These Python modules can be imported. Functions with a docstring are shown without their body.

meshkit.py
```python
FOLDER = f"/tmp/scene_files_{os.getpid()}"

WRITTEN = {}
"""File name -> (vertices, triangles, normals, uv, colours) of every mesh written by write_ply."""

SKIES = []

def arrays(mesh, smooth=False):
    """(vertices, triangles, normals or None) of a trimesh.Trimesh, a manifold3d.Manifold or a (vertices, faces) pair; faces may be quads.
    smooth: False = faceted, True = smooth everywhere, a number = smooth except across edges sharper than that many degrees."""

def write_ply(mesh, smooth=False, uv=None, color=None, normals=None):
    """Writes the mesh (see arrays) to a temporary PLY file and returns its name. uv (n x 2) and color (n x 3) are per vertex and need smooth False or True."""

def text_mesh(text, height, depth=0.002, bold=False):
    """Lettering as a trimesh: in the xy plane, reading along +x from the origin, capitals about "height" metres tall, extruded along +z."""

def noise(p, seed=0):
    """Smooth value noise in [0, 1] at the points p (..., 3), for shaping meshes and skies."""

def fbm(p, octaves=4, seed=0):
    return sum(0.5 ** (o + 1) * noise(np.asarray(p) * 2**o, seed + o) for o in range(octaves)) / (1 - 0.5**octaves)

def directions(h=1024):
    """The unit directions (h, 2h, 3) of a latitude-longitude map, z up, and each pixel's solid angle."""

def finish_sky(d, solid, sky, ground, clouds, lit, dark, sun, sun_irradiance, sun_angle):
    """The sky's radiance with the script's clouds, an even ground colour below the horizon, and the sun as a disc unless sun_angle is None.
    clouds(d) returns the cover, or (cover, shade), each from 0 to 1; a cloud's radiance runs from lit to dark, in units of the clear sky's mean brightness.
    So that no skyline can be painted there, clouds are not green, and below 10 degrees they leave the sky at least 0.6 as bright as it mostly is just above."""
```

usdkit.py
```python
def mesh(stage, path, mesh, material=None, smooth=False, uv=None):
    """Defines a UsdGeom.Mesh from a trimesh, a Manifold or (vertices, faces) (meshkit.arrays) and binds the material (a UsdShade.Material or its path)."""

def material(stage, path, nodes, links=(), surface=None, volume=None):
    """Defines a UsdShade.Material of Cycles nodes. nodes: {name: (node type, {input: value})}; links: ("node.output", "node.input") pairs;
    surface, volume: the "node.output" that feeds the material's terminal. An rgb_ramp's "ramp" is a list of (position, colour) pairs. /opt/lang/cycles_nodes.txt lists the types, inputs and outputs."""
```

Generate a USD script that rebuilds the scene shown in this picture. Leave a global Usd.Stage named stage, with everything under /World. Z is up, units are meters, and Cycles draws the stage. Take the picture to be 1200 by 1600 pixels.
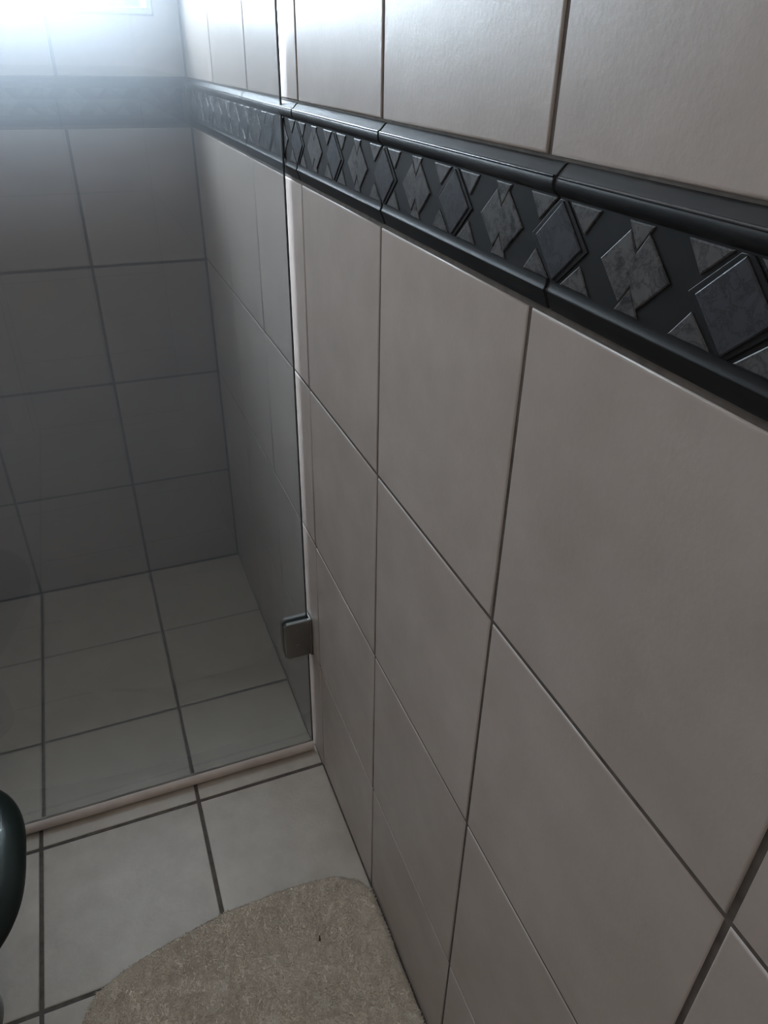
import math, random
import numpy as np
import trimesh
import manifold3d as m3
from shapely.geometry import Polygon, box as sbox
import usdkit, meshkit
from pxr import Usd, UsdGeom, UsdLux, UsdShade, Gf, Sdf, Vt

random.seed(7)
rng = np.random.default_rng(7)
stage = Usd.Stage.CreateInMemory()
UsdGeom.SetStageUpAxis(stage, 'Z')
UsdGeom.SetStageMetersPerUnit(stage, 1.0)
UsdGeom.Xform.Define(stage, '/World')
UsdGeom.Scope.Define(stage, '/World/Looks')

# ------------------------------------------------------------------ camera (solved from the tile joints)
RIGHT = (0.92940, -0.36867, 0.01728)
DOWN = (-0.18201, -0.49856, -0.84753)
FWD = (0.32107, 0.78455, -0.53046)
EYE = (-0.3330, -0.1737, 1.5066)
cam = UsdGeom.Camera.Define(stage, '/World/camera')
cam.AddTransformOp().Set(Gf.Matrix4d(*RIGHT, 0, *(-v for v in DOWN), 0, *(-v for v in FWD), 0, *EYE, 1))
cam.CreateHorizontalApertureAttr(36.0)
cam.CreateVerticalApertureAttr(48.0)
cam.CreateFocalLengthAttr(1147.35 * 36.0 / 1200.0)
cam.CreateClippingRangeAttr(Gf.Vec2f(0.02, 100.0))
cam.CreateExposureAttr(1.12)

# ------------------------------------------------------------------ light: daylight at the shower window, weak daylight through the doorway
XL, YB, YN, ZC = -1.25, 2.012, -1.15, 2.45          # left wall, back wall, near wall, ceiling
WX0, WX1, WZ0, WZ1 = -0.98, -0.080, 1.5875, 2.00     # window opening in the back wall
ZS = -0.027                                          # shower floor level
YG = 1.066                                           # shower glass
H0, H1 = 1.3357, 1.4420                              # border strip
DX0, DX1, DZ1 = -1.20, -0.74, 2.02                   # doorway in the near wall

dome = UsdLux.DomeLight.Define(stage, '/World/sky_light')
dome.CreateIntensityAttr(1.0)
usdkit.material(stage, '/World/Looks/sky', {
    's': ('sky_texture', {'sky_type': 'hosek_wilkie', 'sun_direction': (0.3, -0.6, 0.75), 'turbidity': 3.0}),
    'b': ('background_shader', {'strength': 1.0})}, [('s.color', 'b.color')], surface='b.background')
UsdShade.MaterialBindingAPI.Apply(dome.GetPrim()).Bind(UsdShade.Material.Get(stage, '/World/Looks/sky'))

def rect_light(name, centre, w, h, toward, intensity, color):
    L = UsdLux.RectLight.Define(stage, '/World/' + name)
    z = -np.array(toward, float); z /= np.linalg.norm(z)
    up = np.array([0, 0, 1.0]); x = np.cross(up, z); x /= np.linalg.norm(x); y = np.cross(z, x)
    L.AddTransformOp().Set(Gf.Matrix4d(*x, 0, *y, 0, *z, 0, *map(float, centre), 1))
    L.CreateWidthAttr(w); L.CreateHeightAttr(h); L.CreateIntensityAttr(intensity); L.CreateColorAttr(Gf.Vec3f(*color))
    return L

rect_light('window_daylight', ((WX0 + WX1) / 2, YB + 0.16, (WZ0 + WZ1) / 2), WX1 - WX0 + .10, WZ1 - WZ0 + .10, (0, -1, 0), 30.0, (0.82, 0.94, 1.10))
rect_light('doorway_daylight', ((DX0 + DX1) / 2, YN - 0.30, 1.50), DX1 - DX0, 1.0, (0, 1, 0), 1.05, (1.0, 0.81, 0.69))

# ------------------------------------------------------------------ helpers
taken = {}
def path_for(parent, name):
    k = (parent, name)
    taken[k] = taken.get(k, -1) + 1
    return f'{parent}/{name}' + (f'_{taken[k]:03d}' if taken[k] else '')

def pth(o):
    return '/World' if o is None else str(o.GetPath())

def tag(o, label=None, cat=None, group=None, kind=None):
    for k, v in (('label', label), ('category', cat), ('group', group), ('kind', kind)):
        if v: o.SetCustomDataByKey(k, v)
    return o

def obj(name, mesh, mat, parent=None, smooth=35, label=None, kind=None):
    m = usdkit.mesh(stage, path_for(pth(parent), name), mesh, '/World/Looks/' + mat, smooth=smooth)
    return tag(m.GetPrim(), label, kind=kind)

def thing(name, loc, label, cat, group=None, kind=None):
    x = UsdGeom.Xform.Define(stage, path_for('/World', name))
    x.AddTranslateOp().Set(Gf.Vec3d(*map(float, loc)))
    return tag(x.GetPrim(), label, cat, group, kind)

def mesh_of(man):
    m = man.to_mesh()
    return trimesh.Trimesh(np.array(m.vert_properties[:, :3]), np.array(m.tri_verts), process=False)

def rbox(x0, y0, z0, x1, y1, z1, r=0.002, seg=3):
    """A box with rounded edges."""
    r = min(r, (x1 - x0) / 2.02, (y1 - y0) / 2.02, (z1 - z0) / 2.02)
    s = m3.Manifold.sphere(r, 4 * seg)
    return mesh_of(m3.Manifold.batch_hull([s.translate((a, b, c)) for a in (x0 + r, x1 - r) for b in (y0 + r, y1 - r) for c in (z0 + r, z1 - r)]))

def pbox(x0, y0, z0, x1, y1, z1):
    m = trimesh.creation.box((x1 - x0, y1 - y0, z1 - z0)); m.apply_translation(((x0 + x1) / 2, (y0 + y1) / 2, (z0 + z1) / 2)); return m

def join(*ms):
    return trimesh.util.concatenate(ms)

def inset(p, d):
    """Corner-matched inset of a counter-clockwise polygon (d may be negative)."""
    p = np.asarray(p, float); n = len(p); out = []
    for i in range(n):
        a, b, c = p[i - 1], p[i], p[(i + 1) % n]
        u = (b - a) / np.linalg.norm(b - a); v = (c - b) / np.linalg.norm(c - b)
        nu, nv = np.array([-u[1], u[0]]), np.array([-v[1], v[0]])
        k = (nu + nv) / max(1e-6, 1 + nu @ nv)
        out.append(b + d * k)
    return np.array(out)

def plate(poly, levels):
    """A slab over a 2-D outline: levels = [(height, inset), ...] from the bottom up; returned in (u, v, height)."""
    p = np.asarray(poly, float)
    if Polygon(p).exterior.is_ccw is False: p = p[::-1]
    n = len(p); rings = [np.column_stack([inset(p, i), np.full(n, h)]) for h, i in levels]
    v = np.vstack(rings); f = []
    for r in range(len(rings) - 1):
        for i in range(n):
            a, b = r * n + i, r * n + (i + 1) % n
            f += [[a, b, b + n], [a, b + n, a + n]]
    cv, cf = trimesh.creation.triangulate_polygon(Polygon(rings[-1][:, :2]), engine='earcut')
    top = len(v)
    z = np.full(len(cv), levels[-1][0])
    d = ((cv[:, None, :] - rings[-1][None, :, :2]) ** 2).sum(-1)
    idx = d.argmin(1) + (len(rings) - 1) * n
    for t in cf:
        a, b, c = (v[idx[k]] for k in t)
        if np.cross(b[:2] - a[:2], c[:2] - a[:2]) < 0: t = t[::-1]
        f.append([idx[k] for k in t])
    return v, np.array(f)

def to_wall(vf, axis):
    """Maps (u, v, height) on to a wall or floor. right: u=y v=z faces -x; back: u=x v=z faces -y; left: faces +x; near: faces +y; floor: u=x v=y."""
    v, f = vf; u, w, h = v.T
    P = {'right': np.column_stack([-h, u, w]), 'left': np.column_stack([XL + h, u, w]), 'back': np.column_stack([u, YB - h, w]),
         'near': np.column_stack([u, YN + h, w]), 'floor': np.column_stack([u, w, h])}[axis]
    m = trimesh.Trimesh(P, f, process=False)
    # make outward winding agree with the way the surface faces
    n = {'right': (-1, 0, 0), 'left': (1, 0, 0), 'back': (0, -1, 0), 'near': (0, 1, 0), 'floor': (0, 0, 1)}[axis]
    a = m.face_normals[-1] if len(m.face_normals) else n
    if np.dot(a, n) < 0: m.invert()
    return m

TILE_LEVELS = [(-0.0040, 0.0), (-0.0022, 0.0), (-0.0008, 0.0006), (-0.0002, 0.0015), (0.0, 0.0030)]
GROUT = 0.0027                                        # half a joint
def tile(poly, axis, base=0.0, g=None):
    p = inset(np.asarray(poly, float) if Polygon(poly).exterior.is_ccw else np.asarray(poly, float)[::-1], g or GROUT)
    return to_wall(plate(p, [(h + base, i) for h, i in TILE_LEVELS]), axis)

# ------------------------------------------------------------------ materials
def ceramic(name, c_lo, c_hi, rough, bump=0.00030, scale=9.0, fine=190.0, spec=0.5, mott=(0.36, 0.66)):
    usdkit.material(stage, '/World/Looks/' + name, {
        'g': ('geometry', {}), 'oi': ('object_info', {}),
        'off': ('math', {'math_type': 'multiply', 'value2': 37.0}),
        'n': ('noise_texture', {'dimensions': '4D', 'scale': scale, 'detail': 5.0, 'roughness': 0.62}),
        'r': ('rgb_ramp', {'ramp': [(mott[0], c_lo), (mott[1], c_hi)]}),
        'vm': ('math', {'math_type': 'multiply_add', 'value2': 0.08, 'value3': 0.96}),
        'm': ('mix', {'mix_type': 'multiply', 'fac': 1.0}),
        'n2': ('noise_texture', {'scale': fine, 'detail': 2.0, 'roughness': 0.5}),
        'b': ('bump', {'strength': 0.55, 'distance': bump}),
        'p': ('principled_bsdf', {'roughness': rough, 'specular_ior_level': spec})},
        [('g.position', 'n.vector'), ('oi.random', 'off.value1'), ('off.value', 'n.w'), ('n.fac', 'r.fac'), ('oi.random', 'vm.value1'),
         ('r.color', 'm.color1'), ('vm.value', 'm.color2'), ('m.color', 'p.base_color'), ('g.position', 'n2.vector'), ('n2.fac', 'b.height'), ('b.normal', 'p.normal')],
        surface='p.BSDF')

def plain(name, color, rough, metal=0.0, noise=None, spec=0.5, bump=0.0, coat=0.0):
    nodes = {'p': ('principled_bsdf', {'base_color': color, 'roughness': rough, 'metallic': metal, 'specular_ior_level': spec, 'coat_weight': coat})}
    links = []
    if noise:
        sc, amt = noise
        nodes.update({'g': ('geometry', {}), 'n': ('noise_texture', {'scale': sc, 'detail': 4.0}),
                      'r': ('rgb_ramp', {'ramp': [(0.3, tuple(c * (1 - amt) for c in color)), (0.7, tuple(min(1, c * (1 + amt)) for c in color))]})})
        links += [('g.position', 'n.vector'), ('n.fac', 'r.fac'), ('r.color', 'p.base_color')]
        if bump:
            nodes['b'] = ('bump', {'strength': 0.6, 'distance': bump}); links += [('n.fac', 'b.height'), ('b.normal', 'p.normal')]
    usdkit.material(stage, '/World/Looks/' + name, nodes, links, surface='p.BSDF')

plain('ridge_glaze', (0.03, 0.031, 0.033), 0.22, noise=(160.0, 0.2), bump=0.0006)
plain('joint_dark', (0.030, 0.029, 0.029), 0.8)
ceramic('wall_tile', (0.462, 0.398, 0.352), (0.535, 0.466, 0.420), 0.38)
ceramic('floor_tile', (0.460, 0.400, 0.330), (0.555, 0.490, 0.412), 0.38, scale=14.0, bump=0.0005, fine=120.0)
plain('grout', (0.125, 0.106, 0.091), 0.9, noise=(60.0, 0.25))
plain('border_glaze', (0.010, 0.0102, 0.011), 0.50, noise=(30.0, 0.2), bump=0.0004, spec=0.3)

def marble(name, dark, light, rough):
    usdkit.material(stage, '/World/Looks/' + name, {
        'g': ('geometry', {}), 'oi': ('object_info', {}), 'off': ('math', {'math_type': 'multiply', 'value2': 19.0}),
        'n': ('noise_texture', {'dimensions': '4D', 'scale': 60.0, 'detail': 6.0, 'roughness': 0.65, 'distortion': 0.8}),
        'r': ('rgb_ramp', {'ramp': [(0.36, dark), (0.45, tuple(.75 * b + .25 * a for a, b in zip(dark, light))), (0.7, light)]}),
        'v': ('voronoi_texture', {'dimensions': '4D', 'feature': 'distance_to_edge', 'scale': 55.0}),
        'rv': ('rgb_ramp', {'ramp': [(0.0, (0.35, 0.35, 0.37)), (0.05, (0.8, 0.8, 0.8)), (0.10, (1, 1, 1))]}),
        'w': ('mix_vector', {'fac': 0.05}),
        'm': ('mix', {'mix_type': 'multiply', 'fac': 0.95}),
        'b': ('bump', {'strength': 0.5, 'distance': 0.0006}),
        'p': ('principled_bsdf', {'roughness': rough})},
        [('g.position', 'n.vector'), ('oi.random', 'off.value1'), ('off.value', 'n.w'), ('off.value', 'v.w'), ('n.fac', 'r.fac'), ('g.position', 'w.a'), ('n.color', 'w.b'), ('w.result', 'v.vector'),
         ('v.distance', 'rv.fac'), ('r.color', 'm.color1'), ('rv.color', 'm.color2'), ('m.color', 'p.base_color'), ('n.fac', 'b.height'), ('b.normal', 'p.normal')],
        surface='p.BSDF')
marble('marble_relief', (0.016, 0.016, 0.018), (0.118, 0.116, 0.116), 0.42)
marble('slate_relief', (0.014, 0.015, 0.019), (0.052, 0.055, 0.066), 0.42)

def pane_material(name, tint, haze, haze_rough, milk, ior=1.5, gloss=1.0):
    """Window or shower glass: lets light straight through, reflects by fresnel; dried soap film adds a forward-scattering and a milky share."""
    usdkit.material(stage, '/World/Looks/' + name, {
        't': ('transparent_bsdf', {'color': tint}),
        'h': ('refraction_bsdf', {'color': (0.89, 0.95, 1.0), 'roughness': haze_rough, 'IOR': 1.33, 'distribution': 'ggx'}),
        'd': ('translucent_bsdf', {'color': (0.8, 0.82, 0.84)}),
        'mh': ('mix_closure', {'fac': haze}), 'md': ('mix_closure', {'fac': milk}),
        'f': ('fresnel', {'IOR': ior}), 'fm': ('math', {'math_type': 'multiply', 'value2': gloss}),
        'ge': ('geometry', {}), 'inv': ('math', {'math_type': 'subtract', 'value1': 1.0}), 'fb': ('math', {'math_type': 'multiply'}),
        'g': ('glossy_bsdf', {'color': (1, 1, 1), 'roughness': 0.015}),
        'm': ('mix_closure', {})},
        [('t.BSDF', 'mh.closure1'), ('h.BSDF', 'mh.closure2'), ('mh.closure', 'md.closure1'), ('d.BSDF', 'md.closure2'),
         ('ge.backfacing', 'inv.value2'), ('f.fac', 'fm.value1'), ('fm.value', 'fb.value1'), ('inv.value', 'fb.value2'), ('fb.value', 'm.fac'), ('md.closure', 'm.closure1'), ('g.BSDF', 'm.closure2')], surface='m.closure')
pane_material('shower_glass', (0.575, 0.580, 0.570), 0.072, 0.88, 0.003)
pane_material('window_glass', (0.96, 0.97, 0.97), 0.0, 0.1, 0.0)
plain('glass_edge', (0.020, 0.028, 0.024), 0.25)
plain('chrome', (0.27, 0.265, 0.25), 0.28, metal=1.0)
plain('steel_dark', (0.06, 0.06, 0.06), 0.4, metal=1.0)
plain('threshold_cream', (0.66, 0.56, 0.49), 0.38, noise=(25.0, 0.06))
plain('plaster', (0.62, 0.58, 0.53), 0.85, noise=(8.0, 0.03))
plain('wood_door', (0.50, 0.44, 0.38), 0.45, noise=(6.0, 0.05))
plain('window_metal', (0.50, 0.53, 0.56), 0.40)
plain('toilet_glaze', (0.016, 0.024, 0.021), 0.12, coat=0.5)
plain('toilet_seat', (0.012, 0.019, 0.016), 0.16, spec=0.35)
plain('rubber', (0.02, 0.02, 0.02), 0.7)
plain('mat_base', (0.72, 0.63, 0.525), 0.95, noise=(30.0, 0.10))
plain('lint', (0.08, 0.06, 0.05), 0.9)
usdkit.material(stage, '/World/Looks/mat_pile', {
    'g': ('geometry', {}), 'n': ('noise_texture', {'scale': 11.0, 'detail': 5.0, 'roughness': 0.6}),
    'r': ('rgb_ramp', {'ramp': [(0.33, (0.66, 0.57, 0.465)), (0.65, (0.80, 0.70, 0.585))]}),
    'p': ('principled_bsdf', {'roughness': 0.95, 'sheen_weight': 0.15})},
    [('g.position', 'n.vector'), ('n.fac', 'r.fac'), ('r.color', 'p.base_color')], surface='p.BSDF')

# ------------------------------------------------------------------ right wall: grout bed, tiles, border tiles
# joints of the laid tiles; a few were set a little out of line
YC = [-1.011, -0.674, -0.339, -0.0032, 0.3357, 0.6693, 1.0005, 1.3285, 1.6586, YB - .001]
def row_z(r, y):
    """height of the joint under row r (0 = right under the border) at y"""
    if r == 0: return H0
    if r == 1: return 1.0000 + (0.001 if y > .9 else 0)
    if r == 2: return 0.6562 + 0.008 * np.clip((y - .60) / .4, 0, 1)
    if r == 3: return 0.2985 + 0.0325 * np.clip((y - .2) / .8, 0, 1.2)
    if r == 4: return ZS if y > 1.02 else 0.0
ZUP = [H1 + .0002, H1 + .336, H1 + .672, ZC]

wall_right = thing('wall_right', (0, 0, 0), 'long wall of beige square ceramic tiles with a dark diamond-patterned border strip', 'wall', kind='structure')
obj('grout_bed', pbox(0.0018, YN - .1, ZS - .1, .12, YB + .1, ZC + .05), 'grout', wall_right, smooth=False, label='dark grout joints between the wall tiles')
cols = [(YN, YC[0])] + list(zip(YC[:-1], YC[1:]))
for y0, y1 in cols:
    for r in range(4):
        q = [(y0, row_z(r + 1, y0 if y0 > 1.02 else min(y0, 1.02))), (y1, row_z(r + 1, y1 if not (r == 3 and y0 < 1.02 < y1) else y0)), (y1, row_z(r, y1)), (y0, row_z(r, y0))]
        if r == 3 and y0 < 1.02 < y1: q[0] = (y0, ZS); q[1] = (y1, ZS)
        obj('tile', tile(q, 'right'), 'wall_tile', wall_right)
    for z0, z1 in zip(ZUP[:-1], ZUP[1:]):
        obj('tile', tile([(y0, z0), (y1, z0), (y1, z1), (y0, z1)], 'right'), 'wall_tile', wall_right)

# the border: (height above H0, standing out from the wall)
PROFILE = [(0.0040, -0.003), (0.0040, 0.0014), (0.0066, 0.0028), (0.0120, 0.0048), (0.0168, 0.0070), (0.0182, 0.0080), (0.0194, 0.0081), (0.0204, 0.0073), (0.0225, 0.0064), (0.0264, 0.0060),
           (0.0856, 0.0060), (0.0866, 0.0074), (0.0884, 0.0098), (0.0908, 0.0114), (0.0938, 0.0120), (0.0962, 0.0120), (0.0976, 0.0115), (0.0984, 0.0105), (0.0991, 0.0099), (0.1000, 0.0096),
           (0.1040, 0.0056), (0.1060, 0.0036), (0.1070, 0.0020), (0.1070, -0.003)]
def border_body(u0, u1, axis):
    pr = np.array(PROFILE); n = len(pr)
    v = np.vstack([np.column_stack([np.full(n, u), H0 + pr[:, 0], pr[:, 1]]) for u in (u0, u0 + .0012, u1 - .0012, u1)])
    for e in (0, 3): v[e * n:(e + 1) * n, 2] -= .0011          # eased ends
    f = []
    for k in range(3):
        for i in range(n - 1):
            a, b = k * n + i, k * n + i + 1
            f += [[a, b, b + n], [a, b + n, a + n]]
    for e in (0, 3):
        cv, cf = trimesh.creation.triangulate_polygon(Polygon(pr), engine='earcut')
        idx = ((cv[:, None] - pr[None]) ** 2).sum(-1).argmin(1) + e * n
        f += [[idx[k] for k in t] for t in cf]
    u, w, h = v.T
    P = np.column_stack([-h, u, w]) if axis == 'right' else np.column_stack([u, YB - h, w])
    m = trimesh.Trimesh(P, np.array(f), process=False)
    trimesh.repair.fix_normals(m)
    if m.volume < 0: m.invert()
    return m

def ridge(u0, u1, axis, parent):
    """the thin glossy bead along the top moulding"""
    n = 8; r = .0014
    ring = np.array([(H0 + .0985 + r * math.cos(t), .0104 + r * math.sin(t)) for t in np.linspace(0, 2 * math.pi, n, endpoint=False)])
    us = np.linspace(u0, u1, 14); v = np.vstack([np.column_stack([np.full(n, u), ring]) for u in us]); f = []
    for k in range(len(us) - 1):
        for i in range(n):
            a, b = k * n + i, k * n + (i + 1) % n
            f += [[a, b, b + n], [a, b + n, a + n]]
    P = np.column_stack([-v[:, 2], v[:, 0], v[:, 1]]) if axis == 'right' else np.column_stack([v[:, 0], YB - v[:, 2], v[:, 1]])
    m = trimesh.Trimesh(P, np.array(f), process=False); trimesh.repair.fix_normals(m)
    c = m.triangles_center - P[np.array(f)[:, 0]] * 0
    mid = np.array([P[:, 0].mean(), 0, P[:, 2].mean()]) if axis == 'right' else np.array([0, P[:, 1].mean(), P[:, 2].mean()])
    d = m.triangles_center - mid; d[:, 1 if axis == 'right' else 0] = 0
    if (d * m.face_normals).sum() < 0: m.invert()
    obj('moulding_bead', m, 'ridge_glaze', parent, smooth=True, label='thin glossy bead of the moulding')

ZM, HH, GB = H0 + 0.0560, 0.0285, 0.0060
def relief(parts, u0, u1, marks, axis, parent):
    """parts of one border tile: marble diamonds, corner triangles, raised slate diamonds on the dark ground"""
    sub = lambda name, poly, mat, top, bev=0.0009, low=GB - .001, lab=None: obj(name, to_wall(plate(poly, [(low, 0), (top - bev * .7, 0.0), (top, bev)]), axis), mat, parent, smooth=25, label=lab)
    lo, hi = u0 + .0015, u1 - .0015
    def clip(poly):
        p = Polygon(poly).intersection(sbox(lo, 0, hi, 9))
        return None if p.is_empty or p.area < 2e-5 else np.array(p.exterior.coords)[:-1]
    for kind, c in marks:
        if kind == 'm':
            # marble diamond with its top and bottom cut back to a notch
            poly = [(c + .0346, ZM), (c + .0089, ZM + .0234), (c, ZM + .0106), (c - .0089, ZM + .0234), (c - .0346, ZM), (c - .0089, ZM - .0234), (c, ZM - .0106), (c + .0089, ZM - .0234)]
            p = clip(poly)
            if p is not None: sub('marble_diamond', p, 'marble_relief', GB + .0014)
            for s in (1, -1):
                p = clip([(c + .0122, ZM + s * HH), (c, ZM + s * .0112), (c - .0122, ZM + s * HH)])
                if p is not None: sub('marble_triangle', p, 'marble_relief', GB + .0012)
                for t in (1, -1):
                    p = clip([(c + t * .0415, ZM + s * HH), (c + t * .0775, ZM + s * HH), (c + t * .0565, ZM + s * .0105)])
                    if p is not None: sub('marble_triangle', p, 'marble_relief', GB + .0012)
        else:
            d = lambda k: [(c + .0305 * k, ZM), (c, ZM + HH * k), (c - .0305 * k, ZM), (c, ZM - HH * k)]
            rim = clip([(c + .0362, ZM), (c + .0046, ZM + HH), (c - .0046, ZM + HH), (c - .0362, ZM), (c - .0046, ZM - HH), (c + .0046, ZM - HH)]) if False else np.array([(c + .0362, ZM), (c + .0046, ZM + HH), (c - .0046, ZM + HH), (c - .0362, ZM), (c - .0046, ZM - HH), (c + .0046, ZM - HH)])
            sub('diamond_rim', rim, 'border_glaze', GB + .0010, bev=.0005)
            sub('slate_diamond', np.array(d(.97)), 'slate_relief', GB + .0022, bev=.0009)

JT = [-1.069, -0.725, -0.3815, -0.0385, 0.3055, 0.6500, 0.9962, 1.3405, 1.684, YB - .014]
ends = [YN] + JT
def border_joint(u, axis):
    m = border_body(u - .0028, u + .0028, axis)
    c = 0 if axis == 'right' else 1
    m.vertices[:, c] += .0016
    return m
for y in JT[:-1]: obj('border_joint', border_joint(y, 'right'), 'joint_dark', wall_right, smooth=50)
for a, b in zip(ends[:-1], ends[1:]):
    body = obj('border_tile', border_body(a + .002, b - .002, 'right'), 'border_glaze', wall_right, smooth=50, label='dark relief border tile with raised diamonds')
    if b < -.2: marks = []
    else:
        marks = [('m', b - .007 - .0865), ('m', b - .007 - .2595), ('s', b - .007 - .173), ('s', b - .0075)]
        marks = [(k, c) for k, c in marks if c - .03 > a and c + .02 < YB - .02]
    ridge(a + .0035, b - .0035, 'right', body)
    relief(None, a, b, marks, 'right', body)

# ------------------------------------------------------------------ back wall with the window
wall_back = thing('wall_back', (0, 0, 0), 'tiled end wall of the shower under the bright window', 'wall', kind='structure')
hole = (WX0 - .004, WZ0 - .004, WX1 + .004, WZ1 + .004)
bed = [pbox(XL - .1, YB + .0018, ZS - .1, hole[0], YB + .14, ZC + .05), pbox(hole[2], YB + .0018, ZS - .1, .1, YB + .14, ZC + .05),
       pbox(hole[0], YB + .0018, ZS - .1, hole[2], YB + .14, hole[1]), pbox(hole[0], YB + .0018, hole[3], hole[2], YB + .14, ZC + .05)]
obj('grout_bed', join(*bed), 'grout', wall_back, smooth=False, label='dark grout joints between the shower tiles')
XC = [XL, -.996, -.6550, -.3085, -.001]
ZB = [ZS, .318, .6630, .9985, H0]
win = sbox(WX0 - .013, WZ0 - .013, WX1 + .013, WZ1 + .013)
for x0, x1 in zip(XC[:-1], XC[1:]):
    for z0, z1 in list(zip(ZB[:-1], ZB[1:])) + list(zip(ZUP[:-1], ZUP[1:])):
        p = sbox(x0, z0, x1, z1).difference(win)
        for g in getattr(p, 'geoms', [p]):
            if g.area > 4e-4:
                obj('tile', tile(np.array(g.exterior.coords)[:-1], 'back', 0, .0036), 'wall_tile', wall_back)
XJ = [XL, -1.0365, -.6905, -.3455, -.0148]
for a, b in zip(XJ[:-1], XJ[1:]):
    body = obj('border_tile', border_body(a + .002, b - .002, 'back'), 'border_glaze', wall_back, smooth=50, label='dark relief border tile with raised diamonds')
    marks = [(k, c) for k, c in [('m', b - .007 - .0865), ('m', b - .007 - .2595), ('s', b - .007 - .173), ('s', b - .0075)] if c - .03 > a and c + .03 < -.0148 + .01]
    ridge(a + .0035, b - .0035, 'back', body)
    relief(None, a, b, marks, 'back', body)
    if b < -.1: obj('border_joint', border_joint(b, 'back'), 'joint_dark', wall_back, smooth=50)

window = thing('window_1', ((WX0 + WX1) / 2, YB, WZ0), 'bright daylight window above the tiles of the shower end wall', 'window', kind='structure')
def local(m, o):
    t = np.array(o, float); m = m.copy(); m.apply_translation(-t); return m
WO = ((WX0 + WX1) / 2, YB, WZ0)
fw = .0125
for x0, z0, x1, z1 in ((WX0 - fw, WZ0 - fw, WX1 + fw, WZ0), (WX0 - fw, WZ1, WX1 + fw, WZ1 + fw), (WX0 - fw, WZ0, WX0, WZ1), (WX1, WZ0, WX1 + fw, WZ1)):
    obj('frame', local(rbox(x0, YB - .006, z0, x1, YB + .09, z1, .0015), WO), 'window_metal', window)
xm = (WX0 + WX1) / 2
obj('mullion', local(rbox(xm - .014, YB + .055, WZ0, xm + .014, YB + .085, WZ1, .002), WO), 'window_metal', window)
for a, b in ((WX0, xm - .014), (xm + .014, WX1)):
    obj('pane', local(pbox(a + .0005, YB + .068, WZ0 + .0005, b - .0005, YB + .072, WZ1 - .0005), WO), 'window_glass', window, smooth=False)

# ------------------------------------------------------------------ left wall, near wall with its doorway, ceiling
wall_left = thing('wall_left', (0, 0, 0), 'beige tiled wall behind the dark green toilet', 'wall', kind='structure')
obj('grout_bed', pbox(XL - .12, YN - .1, ZS - .1, XL - .0018, YB + .1, ZC + .05), 'grout', wall_left, smooth=False)
for y0, y1 in cols:
    for z0, z1 in list(zip([ZS if y0 > .95 else 0.0] + ZB[1:-1], ZB[1:])) + [(H0, H1)] + list(zip(ZUP[:-1], ZUP[1:])):
        obj('tile' if z0 != H0 else 'border_tile', tile([(y0, z0), (y1, z0), (y1, z1), (y0, z1)], 'left'), 'wall_tile' if z0 != H0 else 'border_glaze', wall_left)
wall_near = thing('wall_near', (0, 0, 0), 'beige tiled wall with the open doorway behind the viewer', 'wall', kind='structure')
obj('grout_bed', join(pbox(XL - .1, YN - .12, -.1, DX0, YN - .0018, ZC + .05), pbox(DX1, YN - .12, -.1, .1, YN - .0018, ZC + .05), pbox(DX0, YN - .12, DZ1, DX1, YN - .0018, ZC + .05)), 'grout', wall_near, smooth=False)
dhole = sbox(DX0 - .06, -1, DX1 + .06, DZ1 + .06)
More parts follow.
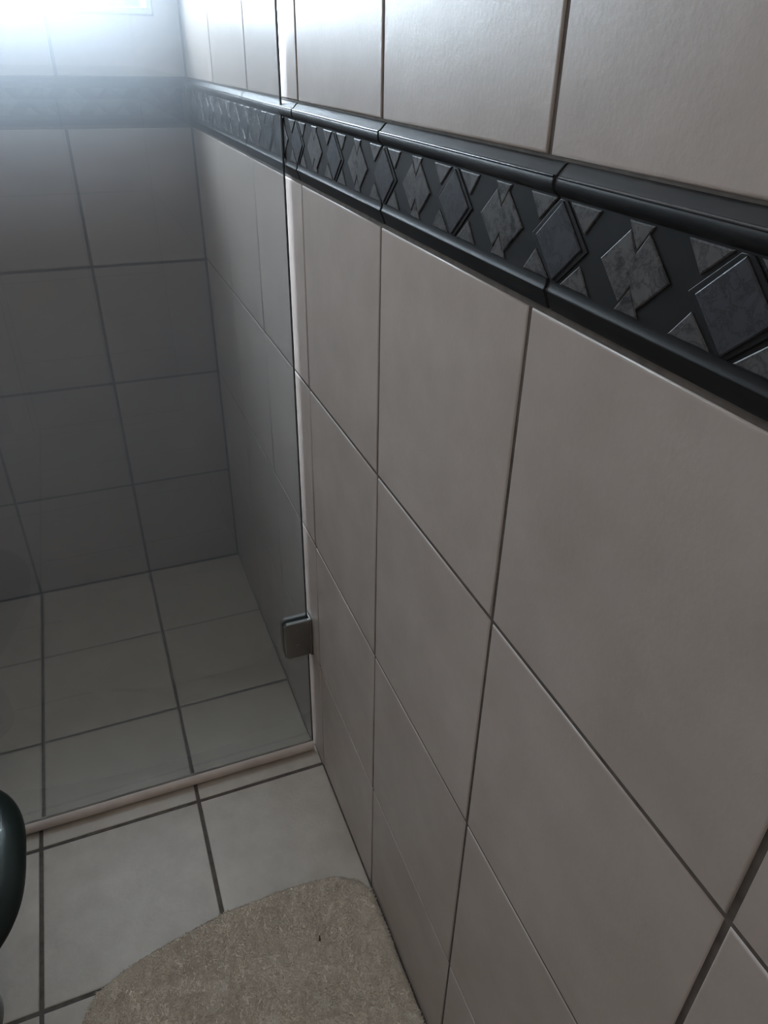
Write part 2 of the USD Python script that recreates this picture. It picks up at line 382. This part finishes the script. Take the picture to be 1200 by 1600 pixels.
for x0, x1 in zip(XC[:-1], XC[1:]):
    for z0, z1 in list(zip([0.0] + ZB[1:-1], ZB[1:])) + [(H0, H1)] + list(zip(ZUP[:-1], ZUP[1:])):
        p = sbox(x0, z0, x1, z1).difference(dhole)
        for g in getattr(p, 'geoms', [p]):
            if g.area > 4e-4:
                obj('tile' if z0 != H0 else 'border_tile', tile(np.array(g.exterior.coords)[:-1], 'near'), 'wall_tile' if z0 != H0 else 'border_glaze', wall_near)
door = thing('door_1', (DX0, YN, 0), 'open doorway with a cream wooden frame behind the viewer', 'door', kind='structure')
for x0, z0, x1, z1 in ((DX0 - .055, 0, DX0 + .02, DZ1 + .055), (DX1 - .02, 0, DX1 + .055, DZ1 + .055), (DX0 + .02, DZ1 - .02, DX1 - .02, DZ1 + .055)):
    obj('jamb', local(rbox(x0, YN - .12, z0 + .001, x1, YN + .018, z1, .003), (DX0, YN, 0)), 'wood_door', door)
ceil = tag(obj('ceiling', pbox(XL - .1, YN - .1, ZC, .1, YB + .1, ZC + .06), 'plaster', None, smooth=False), 'plain off-white plaster ceiling of the bathroom', 'ceiling', kind='structure')

# ------------------------------------------------------------------ floor: bathroom level and the slightly lower shower tray
floor = thing('floor', (0, 0, 0), 'pale grey-beige ceramic tile floor of bathroom and shower', 'floor', kind='structure')
obj('grout_bed', join(pbox(XL - .1, YN - .6, -.15, .1, 1.0755, -.0018), pbox(XL - .1, 1.0755, -.15, .1, YB + .1, ZS - .0018)), 'grout', floor, smooth=False, label='dark grout joints between the floor tiles')
FX = [XL, -.998, -.6520, -.3072, .0022]
FY = [YN, -1.07, -.722, -.376, -.031, .3145, .6590, 1.0085, 1.0765]
for x0, x1 in zip(FX[:-1], FX[1:]):
    for y0, y1 in zip(FY[:-1], FY[1:]):
        obj('tile', tile([(x0, y0), (x1, y0), (x1, y1), (x0, y1)], 'floor', 0, .0040), 'floor_tile', floor)
    for y0, y1 in zip([1.076, 1.3480, 1.6835], [1.3480, 1.6835, YB - .001]):
        obj('tile', tile([(x0 if x0 > XL else XL, y0), (x1, y0), (x1, y1), (x0, y1)], 'floor', ZS, .0040), 'floor_tile', floor)
obj('step_riser', pbox(XL, 1.0735, ZS, -.001, 1.0775, -.004), 'floor_tile', floor, smooth=False)

# ------------------------------------------------------------------ shower screen
GX0, GX1 = XL + .006, -.0080
screen = thing('shower_screen', ((GX0 + GX1) / 2, YG, .0272), 'clear frameless glass shower screen standing on the cream threshold', 'shower screen')
SO = ((GX0 + GX1) / 2, YG, .0272)
obj('glass_pane', local(pbox(GX0, YG - .004, .0275, GX1 - .0012, YG + .004, 1.95), SO), 'shower_glass', screen, smooth=False)
obj('polished_edge', local(pbox(GX1 - .0012, YG - .004, .0275, GX1, YG + .004, 1.95), SO), 'glass_edge', screen, smooth=False, label='dark green polished edge of the glass')

# rounded cream threshold under the glass
prof = [(YG + .0105, .0008), (YG + .0105, .014)]
for t in np.linspace(0, math.pi * 1.30, 19): prof.append((YG - .0025 + .0135 * math.cos(t), .0140 + .0130 * math.sin(t)))
prof += [(YG - .0095, .0030), (YG - .0095, .0008)]
pp = Polygon(prof)
thr = trimesh.creation.extrude_polygon(pp, GX1 - .001 - GX0, engine='earcut')
thr.vertices = np.column_stack([GX0 + thr.vertices[:, 2], thr.vertices[:, 0], thr.vertices[:, 1]]); thr.fix_normals()
thing_thr = obj('shower_threshold', thr, 'threshold_cream', None, smooth=40)
tag(thing_thr, 'cream rounded threshold bar along the floor under the shower glass', 'threshold')

# glass clamp on the wall
def clamp_plate(y0, y1):
    p = sbox(-.0640, .3335, -.0022, .4385)
    p = Polygon([(-.0022, .3300), (-.0022, .4310), (-.058, .4310), (-.0655, .4240), (-.0672, .3860), (-.0655, .3370), (-.058, .3300)]).buffer(.0045, quad_segs=4).buffer(-.0045, quad_segs=4)
    p = p.simplify(.0002)
    c = np.array(p.exterior.coords)[:-1]
    v, f = plate(c, [(0, 0.0012), (.0012, 0), (y1 - y0 - .003, 0), (y1 - y0 - .0009, .0012), (y1 - y0, .0035)])
    m = trimesh.Trimesh(np.column_stack([v[:, 0], y1 - v[:, 2], v[:, 1]]), f, process=False)
    if m.face_normals[-1][1] > 0: m.invert()
    return m
clamp = thing('glass_clamp', (-.033, YG, .385), 'small square metal glass clamp fixing the shower screen to the wall', 'glass clamp')
CO = (-.033, YG, .385)
obj('front_plate', local(clamp_plate(YG - .0155, YG - .0045), CO), 'chrome', clamp, smooth=30)
bp = clamp_plate(YG + .0045, YG + .0155)
obj('rear_plate', local(bp, CO), 'chrome', clamp, smooth=30)
obj('wall_plate', local(rbox(-.0062, YG - .017, .328, -.0008, YG + .017, .433, .0015), CO), 'chrome', clamp)
for z in (.365, .408):
    s = trimesh.creation.cylinder(.0042, .0016, sections=16); s.apply_transform(trimesh.transformations.rotation_matrix(math.pi / 2, (1, 0, 0))); s.apply_translation((-.036, YG - .0161, z))
    obj('screw', local(s, CO), 'chrome', clamp)

# ------------------------------------------------------------------ dark green toilet at the left
TY, TIP = .683, -.5875
def outline(a_front, b, tip, back, n=2.7, N=56):
    """plan of a pan or seat: blunt round front towards +x, straight back"""
    pts = []
    for t in np.linspace(-math.pi / 2, math.pi / 2, N):
        c, s = math.cos(t), math.sin(t)
        pts.append((tip - a_front + a_front * abs(c) ** (2 / n), TY + b * math.copysign(abs(s) ** (2 / n), s)))
    pts += [(back, TY + b * .86), (back, TY - b * .86)]
    return np.array(pts)
def loft(rings):
    n = len(rings[0][0]); v = np.vstack([np.column_stack([p, np.full(n, z)]) for p, z in rings]); f = []
    for k in range(len(rings) - 1):
        for i in range(n):
            a, b = k * n + i, k * n + (i + 1) % n
            f += [[a, b, b + n], [a, b + n, a + n]]
    for k, flip in ((0, True), (len(rings) - 1, False)):
        c = len(v); v = np.vstack([v, [*rings[k][0].mean(0), rings[k][1]]])
        for i in range(n):
            t = [k * n + i, k * n + (i + 1) % n, c]
            f.append(t[::-1] if flip else t)
    m = trimesh.Trimesh(v, np.array(f), process=False); trimesh.repair.fix_normals(m); return m
toilet = thing('toilet', (-.95, TY, 0), 'dark green ceramic toilet with closed lid at the left edge', 'toilet')
TO = (-.95, TY, 0)
bowl = loft([(outline(.19, .105, -.716, -1.16, 2.3), .001), (outline(.19, .108, -.718, -1.16, 2.3), .05), (outline(.18, .100, -.735, -1.16, 2.3), .12), (outline(.19, .115, -.715, -1.16, 2.3), .20),
             (outline(.21, .150, -.660, -1.16, 2.4), .28), (outline(.22, .178, -.622, -1.16, 2.6), .345), (outline(.22, .186, -.606, -1.16, 2.7), .372), (outline(.22, .186, -.606, -1.16, 2.7), .380)])
obj('bowl', local(bowl, TO), 'toilet_glaze', toilet, smooth=50)
def cushion(z0, z1, tip, b, r, n0=-math.pi / 2, N=9):
    rs = []
    for t in np.linspace(n0, math.pi / 2, N):
        k = r * (1 - math.cos(t)); z = (z0 + z1) / 2 + (z1 - z0) / 2 * math.sin(t)
        rs.append((outline(.22 - k * .5, b - k, tip - k, -1.06, 2.75), z))
    return loft(rs)
obj('seat', local(cushion(.381, .404, TIP - .007, .190, .010), TO), 'toilet_seat', toilet, smooth=50)
lid = join(cushion(.374, .440, TIP, .199, .060, 0.0, 14))
obj('lid', local(lid, TO), 'toilet_seat', toilet, smooth=60)
for s in (-1, 1):
    h = trimesh.creation.cylinder(.011, .05, sections=20); h.apply_transform(trimesh.transformations.rotation_matrix(math.pi / 2, (1, 0, 0))); h.apply_translation((-1.045, TY + s * .075, .415))
    obj('hinge', local(h, TO), 'chrome', toilet)
obj('cistern', local(rbox(XL + .003, TY - .19, .40, -1.075, TY + .19, .74, .03, 5), TO), 'toilet_glaze', toilet, smooth=60)
obj('cistern_lid', local(rbox(XL + .003, TY - .197, .741, -1.066, TY + .197, .775, .014, 5), TO), 'toilet_glaze', toilet, smooth=60)
b = trimesh.creation.cylinder(.022, .01, sections=28); b.apply_translation((-1.16, TY, .78))
obj('flush_button', local(b, TO), 'chrome', toilet)

# ------------------------------------------------------------------ bath mat
def mat_edge():
    pts = [(-.0042, .655), (-.022, .682), (-.060, .709), (-.120, .7185), (-.209, .7200), (-.303, .7170), (-.407, .7000), (-.505, .6760), (-.556, .6500), (-.580, .6150), (-.592, .560), (-.590, .42), (-.585, .32), (-.56, .27), (-.50, .245), (-.30, .235), (-.12, .238), (-.04, .25), (-.0040, .29), (-.0036, .45)]
    p = Polygon(pts).buffer(-.012).buffer(.012, quad_segs=8)
    return p
mp = mat_edge()
bathmat = thing('bath_mat', (-.3, .48, 0), 'plush beige bath mat lying on the floor against the tiled wall', 'bath mat')
MO = (-.3, .48, 0)
# gently lumpy pile body from a grid clipped to the outline
from shapely import prepared, contains_xy, distance, points as spoints
step = .006
gx, gy = np.meshgrid(np.arange(-.61, .0, step), np.arange(.22, .735, step), indexing='ij')
bd = mp.exterior
dist = distance(spoints(gx, gy), bd) * np.where(contains_xy(mp, gx, gy), 1, -1)
nz = meshkit.fbm(np.stack([gx * 28, gy * 28, gx * 0], -1), 4, 3)
nz2 = meshkit.fbm(np.stack([gx * 130, gy * 130, gx * 0], -1), 2, 9)
edge = np.clip(dist / .012, 0, 1)
hz = .004 + np.sqrt(np.clip(1 - (1 - edge) ** 2, 0, 1)) * (.0065 + .0055 * nz + .003 * nz2)
ins = dist > -.001
vi = np.full(gx.shape, -1); vi[ins] = np.arange(ins.sum())
V = np.column_stack([gx[ins], gy[ins], hz[ins]]); F = []
for i in range(gx.shape[0] - 1):
    for j in range(gx.shape[1] - 1):
        a, b_, c, d = vi[i, j], vi[i + 1, j], vi[i + 1, j + 1], vi[i, j + 1]
        if min(a, b_, c, d) >= 0: F += [[a, b_, c], [a, c, d]]
F = np.array(F)
backing = trimesh.creation.extrude_polygon(mp.buffer(-.004), .0062, engine='earcut'); backing.apply_translation((0, 0, .0008))
body = join(backing, trimesh.Trimesh(V, F, process=False))
obj('backing', local(body, MO), 'mat_base', bathmat, smooth=60)
# the pile itself: short leaning tufts
NT = 60000
px = rng.uniform(-.60, -.003, NT * 2); py = rng.uniform(.22, .735, NT * 2)
ok = contains_xy(mp, px, py); px, py = px[ok], py[ok]
dd = distance(spoints(px, py), bd)
lean = meshkit.fbm(np.stack([px * 18, py * 18, px * 0], -1), 3, 21) * 6.28 * 1.5
hh = .004 + np.sqrt(np.clip(1 - (1 - np.clip(dd / .012, 0, 1)) ** 2, 0, 1)) * (.0080 + .0055 * meshkit.fbm(np.stack([px * 28, py * 28, px * 0], -1), 4, 3))
ln = rng.uniform(.0035, .0075, len(px))
jx, jy = np.cos(lean) * .5 + rng.normal(0, .5, len(px)), np.sin(lean) * .5 + rng.normal(0, .5, len(px))
P0 = np.column_stack([px, py, hh - .0022]); P1 = P0 + np.column_stack([jx * .25, jy * .25, np.full(len(px), .60)]) * ln[:, None]; P2 = P1 + np.column_stack([jx * .6, jy * .6, np.full(len(px), .35)]) * ln[:, None] * .6
P2[:, 0] = np.minimum(P2[:, 0], -.0025); P1[:, 0] = np.minimum(P1[:, 0], -.0025)
pts = np.stack([P0, P1, P2], 1).reshape(-1, 3) - np.array(MO)
cv = UsdGeom.BasisCurves.Define(stage, path_for(pth(bathmat), 'pile'))
cv.CreateTypeAttr('linear'); cv.CreatePointsAttr(Vt.Vec3fArray.FromNumpy(pts.astype(np.float32)))
cv.CreateCurveVertexCountsAttr(Vt.IntArray.FromNumpy(np.full(len(px), 3, np.int32)))
cv.CreateWidthsAttr(Vt.FloatArray.FromNumpy(np.tile([.0013, .0010, .0005], len(px)).astype(np.float32))); cv.SetWidthsInterpolation('vertex')
UsdShade.MaterialBindingAPI.Apply(cv.GetPrim()).Bind(UsdShade.Material.Get(stage, '/World/Looks/mat_pile'))
tag(cv.GetPrim(), kind='stuff')

fl = m3.Manifold.batch_hull([m3.Manifold.sphere(.0022, 10).translate((-.1395, .5885, .0205)), m3.Manifold.sphere(.0013, 10).translate((-.1375, .5965, .0205))])
tag(obj('lint_fleck', mesh_of(fl), 'lint', None, smooth=True), 'tiny dark fleck of lint on the beige bath mat', 'lint')
